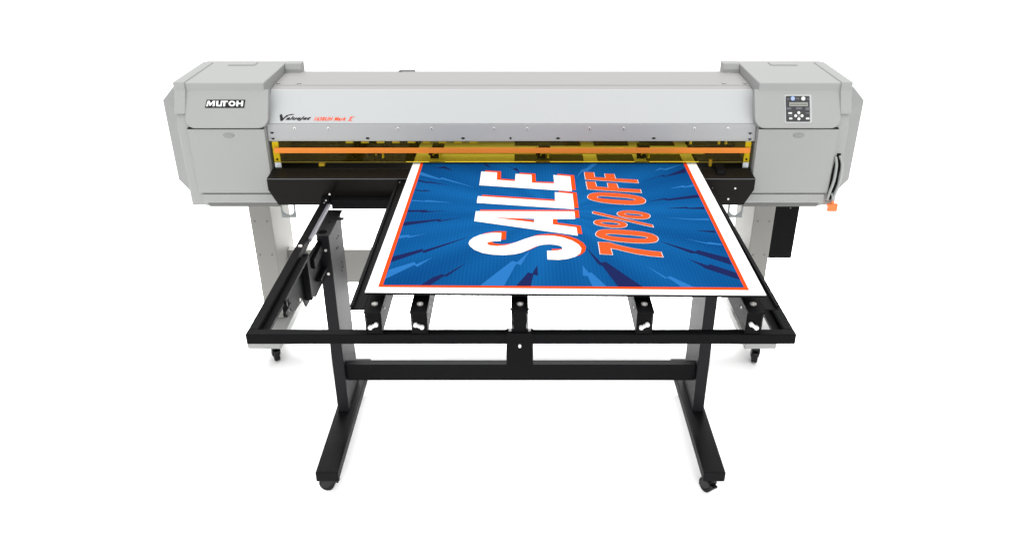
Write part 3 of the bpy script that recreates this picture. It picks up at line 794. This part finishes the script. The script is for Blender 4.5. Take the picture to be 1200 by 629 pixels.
# centre plate on the front rail
bm = bmesh.new()
hole = [(-0.0 + 0.0042 * math.cos(a), 0.897 + 0.0065 * math.sin(a)) for a in [2 * math.pi * i / 14 for i in range(14)]]
flat(bm, [(-0.0365, 0.8270), (-0.033, 0.8235), (0.029, 0.8235), (0.0325, 0.8270), (0.0325, 0.9325), (-0.0365, 0.9325)],
     [[(p[0] - 0.002, p[1]) for p in hole]], lambda a, c: (a, 1.7745, c))
r = bmesh.ops.extrude_face_region(bm, geom=bm.faces[:])
bmesh.ops.translate(bm, verts=[v for v in r['geom'] if isinstance(v, bmesh.types.BMVert)], vec=(0, 0.004, 0))
box(bm, -0.0365, 0.0325, 1.7745, 1.800, 0.9325, 0.9355)
cpl = link('centre_plate', bm, M_BLACK, table)
bm = bmesh.new()
for x in (-0.026, 0.022): cyl(bm, (x, 1.790, 0.937), 0.0045, 0.005, 'Z', 12)
cyl(bm, (-0.002, 1.7765, 0.897), 0.0062, 0.001, 'Y', 14)
link_each('plate_screw', bm, M_SCREWW, cpl)

# five support arms: inverted channels with a bolt on top and a wing nut in the front end
def arm(x, side):
    """x = centre; side -1 / 0 / +1 tells which flank carries the side screw"""
    w = 0.0215; zt = 1.0
    bm = bmesh.new()
    box(bm, x - w, x + w, 1.769, 2.655, zt - 0.003, zt)
    for s in (-1, 1):
        a, b_ = sorted((x + s * (w - 0.0035), x + s * (w - 0.0005)))
        prism(bm, [(1.779, zt - 0.0035), (1.779, 0.9310), (2.655, 0.9310), (2.655, zt - 0.0035)], 'X', a, b_)
    box(bm, x - w + 0.0040, x + w - 0.0040, 1.781, 1.785, 0.9310, zt - 0.0035)
    ar = link('support_arm', bm, M_BLACK, table, bevel=0.001)
    bm = bmesh.new()
    cyl(bm, (x + 0.001, 1.812, zt + 0.001), 0.0082, 0.004, 'Z', 20)
    cyl(bm, (x + 0.001, 1.812, zt + 0.0036), 0.0035, 0.004, 'Z', 6)
    link('bolt', bm, M_SCREW, ar)
    bm = bmesh.new()
    a = R((28, -22, 0, 30, -34)[nth[0]]); nth[0] += 1
    if side:
        ca, sa = math.cos(a), math.sin(a)
        for t0 in (-0.0085, 0.0085, 0.0):
            cx_, cz_ = x - 0.001 + ca * t0, 0.957 + sa * t0
            cyl(bm, (cx_, 1.776, cz_), 0.0058 if t0 else 0.0042, 0.007, 'Y', 10)
        link('wing_nut', bm, M_SCREWW, ar)
        bm = bmesh.new()
        sx = x - side * (w + 0.0002)
        cyl(bm, (sx, 1.830, 0.981), 0.003, 0.003, 'X', 10)
        link_each('side_screw', bm, M_SCREW, ar)
    else: 
        for s in (-1, 1): cyl(bm, (x + s * (w + 0.001), 1.81, 0.987), 0.003, 0.005, 'X', 10)
        link_each('side_screw', bm, M_GREYDARK, ar)
nth = [0]
for x, sd in ((-0.3735, -1), (-0.2575, -1), (-0.0020, 0), (0.3155, 1), (0.5935, 1)): arm(x, sd)
# edge channels carrying the board sides
for x0, x1, xo in ((-0.4315, -0.3957, -0.4315), (0.6157, 0.6545, 0.6545)):
    bm = bmesh.new()
    if x0 < 0: box(bm, x0, x1, 1.789, 2.675, 0.9955, 0.9985)
    else: box(bm, x0, x1, 1.789, 2.675, 0.9955, 0.9985)
    a, b_ = (xo - 0.001, xo + 0.008) if xo < 0 else (xo - 0.008, xo + 0.001)
    box(bm, a, b_, 1.795, 2.675, 0.9995, 1.0065)
    ec = link('edge_channel', bm, M_BLACK, table, bevel=0.001)
bm = bmesh.new(); box(bm, -0.352, 0.5710, 2.15, 2.19, 0.962, 0.9800)

bm.free()

# posts, feet, gussets, casters
def post(side):
    xo = -0.699 if side < 0 else 0.701
    xi = xo - side * 0.043
    a, b_ = sorted((xo, xi))
    bm = bmesh.new()
    zt = 0.862
    # channel post: front web and inner flank, open towards the rear outside
    box(bm, a, b_, 2.530, 2.735, 0.12, zt)
    ps = link('post', bm, M_POST, table, bevel=0.003)
    bm = bmesh.new()
    inx = xi - side * 0.0006
    for y, z in ((2.64, 0.80), (2.66, 0.80), (2.62, 0.77), (2.64, 0.765), (2.67, 0.69), (2.66, 0.66), (2.68, 0.665)):
        cyl(bm, (inx, y, z), 0.0035, 0.001, 'X', 10)
    link_each('post_hole', bm, M_DARKGAP, ps)
    bm = bmesh.new()
    a2, b2 = sorted((xo + side * 0.0015, xi - side * 0.006))
    prism(bm, [(a2 + 0.006, 2.524), (b2 - 0.006, 2.524), (b2, 2.532), (b2, 2.742), (a2, 2.742), (a2, 2.532)], 'Z', zt + 0.0005, zt + 0.0045)
    tb0, tb1 = sorted((xi - side * 0.006, xi - side * 0.026))
    box(bm, tb0, tb1, 2.655, 2.675, zt + 0.001, zt + 0.004)
    cp_ = link('cap_plate', bm, M_BLACKTOP, ps, bevel=0.001)
    bm = bmesh.new()
    cyl(bm, ((a + b_) / 2 - 0.002, 2.548, zt + 0.0050), 0.0150, 0.0012, 'Z', 22)
    cyl(bm, ((a + b_) / 2 + 0.004, 2.630, zt + 0.0050), 0.0045, 0.0012, 'Z', 12)
    link_each('plate_hole', bm, M_DARKGAP, ps)
    bm = bmesh.new()
    for y, z in ((2.5285, 0.806), (2.5285, 0.715)): cyl(bm, ((a + b_) / 2 - side * 0.006, y, z), 0.0048, 0.004, 'Y', 14)
    link_each('post_screw', bm, M_SCREW, ps)
    # foot
    fo, fi = (-0.711, -0.632) if side < 0 else (0.711, 0.634)
    a3, b3 = sorted((fo, fi))
    bm = bmesh.new(); box(bm, a3, b3, 2.186, 2.900, 0.0775, 0.1195)
    ft = link('foot', bm, M_BLACK, table, bevel=0.006, seg=3)
    # gusset plate between post and side rail
    gx0, gx1 = sorted((xo - side * 0.004, xo - side * 0.009))
    bm = bmesh.new()
    arc = [(2.19 + 0.075 * math.cos(t), 0.835 + 0.062 * math.sin(t)) for t in [R(180 + 90 * i / 8) for i in range(9)]]
    prism(bm, [(2.5295, 0.690), (2.5295, 0.845), (2.40, 0.850), (2.34, 0.8995), (2.115, 0.8995)] + arc + [(2.26, 0.765), (2.285, 0.722), (2.36, 0.716), (2.41, 0.690)], 'X', gx0, gx1)
    gs = link('gusset', bm, M_BLACK, table, bevel=0.001)
    bm = bmesh.new()
    fx0, fx1 = sorted((xo - side * 0.0095, xo - side * 0.030))
    box(bm, fx0, fx1, 2.285, 2.31, 0.745, 0.90)
    box(bm, *sorted((xo - side * 0.0095, xo - side * 0.026)), 2.43, 2.524, 0.735, 0.745)
    box(bm, *sorted((xo - side * 0.0095, xo - side * 0.020)), 2.40, 2.524, 0.80, 0.835)
    link_each('gusset_rib', bm, M_BLACK, gs, bevel=0.001)
    bm = bmesh.new()
    for y, z in ((2.22, 0.785), (2.35, 0.735)): cyl(bm, (xo - side * 0.0105, y, z), 0.005, 0.004, 'X', 12)
    cyl(bm, (xo - side * 0.010, 2.300, 0.9315), 0.0065, 0.005, 'Z', 14)
    link_each('gusset_screw', bm, M_SCREW, gs)
    return ps
post(-1); post(1)
# clamp lever inside the left rail
bm = bmesh.new()
box(bm, -0.668, -0.655, 1.985, 1.995, 0.872, 0.912); cyl(bm, (-0.6615, 1.99, 0.868), 0.0105, 0.012, 'X', 14)
box(bm, -0.656, -0.652, 1.96, 2.02, 0.880, 0.890)
link('clamp_lever', bm, M_BLACKPL, table, bevel=0.001)
bm = bmesh.new(); box(bm, -0.6553, 0.6573, 2.550, 2.586, 0.250, 0.3195)
cb = link('cross_bar', bm, M_BLACK, table, bevel=0.003)
caster(table, -0.677, 2.238, 0.0790, 0.0275, 80)
caster(table, 0.667, 2.222, 0.0790, 0.0285, 28)
caster(table, -0.694, 2.86, 0.0790, 0.0285, 10)
caster(table, 0.694, 2.86, 0.0790, 0.0285, -10)

# ------------------------------------------------------------------ the printed board
ZT = 1.0365
board = thing('printed_board', (0.117, 2.28, ZT - 0.006), 'blue SALE 70% OFF board with orange and white border lying flat on the black table', 'printed board')
BL, BR_, TR_, TL_ = BOARD
ext = [(BL[0], BL[1]), (BR_[0], BR_[1]), (0.6335, 3.36), (-0.378, 3.36)]
bm = bmesh.new()
prism(bm, ext, 'Z', ZT - 0.0022, ZT)
link('panel', bm, M_BOARD, board)
bm = bmesh.new()
prism(bm, [(BL[0] + .0006, BL[1] + 0.0003), (BR_[0] - .0006, BR_[1] + 0.0003), (0.6329, 3.359), (-0.3774, 3.359)], 'Z', ZT - 0.0085, ZT - 0.0025)
link('backing_sheet', bm, M_BLACK, board)
lay = lambda z: (lambda x, y: (x, y, ZT + z))
bm = bmesh.new()
flat(bm, ORANGE, [], lay(0.0003), 0)
flat(bm, BLUE, [], lay(0.0006), 1)
def clipped(poly):
    """keep a printed shape inside the blue field"""
    out = [Vector(p) for p in poly]
    bl, br, tr, tl = [Vector(p) for p in BLUE]
    for a, b_ in ((bl, br), (br, tr), (tr, tl), (tl, bl)):
        e = b_ - a; n = Vector((-e.y, e.x)); res = []
        for i in range(len(out)):
            p, q = out[i - 1], out[i]
            dp, dq = (p - a).dot(n), (q - a).dot(n)
            if (dp >= 0) != (dq >= 0): res.append(p + (q - p) * (dp / (dp - dq)))
            if dq >= 0: res.append(q)
        out = res
    return [(p.x, p.y) for p in out]
for p in LIGHT:
    c = clipped(p)
    if len(c) > 2: flat(bm, c, [], lay(0.0009), 2)
for p in DARK:
    c = clipped(p)
    if len(c) > 2: flat(bm, c, [], lay(0.0010), 3)
link('printed_artwork', bm, [M_ORANGEINK, M_BLUE, M_LIGHTBLUE, M_NAVY], board)
# SALE: white letters with an orange drop copy behind
bm = bmesh.new()
for i, (o_, h_) in enumerate(HEAD):
    if i == 3: o_ = o_[:2] + smooth_poly(o_, 4)[8:] if False else o_
    dx, dy = (0.0137, 0.0118)
    flat(bm, [(p[0] + dx, p[1] + dy) for p in o_], [[(p[0] + dx, p[1] + dy) for p in h] for h in h_], lay(0.0013 + 0.00004 * i), 0)
    flat(bm, o_, h_, lay(0.0017 + 0.00004 * i), 1)
link('headline_lettering', bm, [M_ORANGEINK, M_WHITEINK], board)
bm = bmesh.new()
for i, (o_, h_) in enumerate(DISC):
    if len(o_) > 10 and h_:
        o_ = smooth_poly(o_, 3); h_ = [smooth_poly(h, 3) for h in h_]
    flat(bm, grow(o_, 0.0015), [grow(h, -0.0013) for h in h_], lay(0.0013 + 0.00004 * i), 1)
    flat(bm, o_, h_, lay(0.0018 + 0.00004 * i), 0)
link('discount_lettering', bm, [M_DISCINK, M_WHITEINK], board)
# dark label panels printed on the part of the board still under the visor
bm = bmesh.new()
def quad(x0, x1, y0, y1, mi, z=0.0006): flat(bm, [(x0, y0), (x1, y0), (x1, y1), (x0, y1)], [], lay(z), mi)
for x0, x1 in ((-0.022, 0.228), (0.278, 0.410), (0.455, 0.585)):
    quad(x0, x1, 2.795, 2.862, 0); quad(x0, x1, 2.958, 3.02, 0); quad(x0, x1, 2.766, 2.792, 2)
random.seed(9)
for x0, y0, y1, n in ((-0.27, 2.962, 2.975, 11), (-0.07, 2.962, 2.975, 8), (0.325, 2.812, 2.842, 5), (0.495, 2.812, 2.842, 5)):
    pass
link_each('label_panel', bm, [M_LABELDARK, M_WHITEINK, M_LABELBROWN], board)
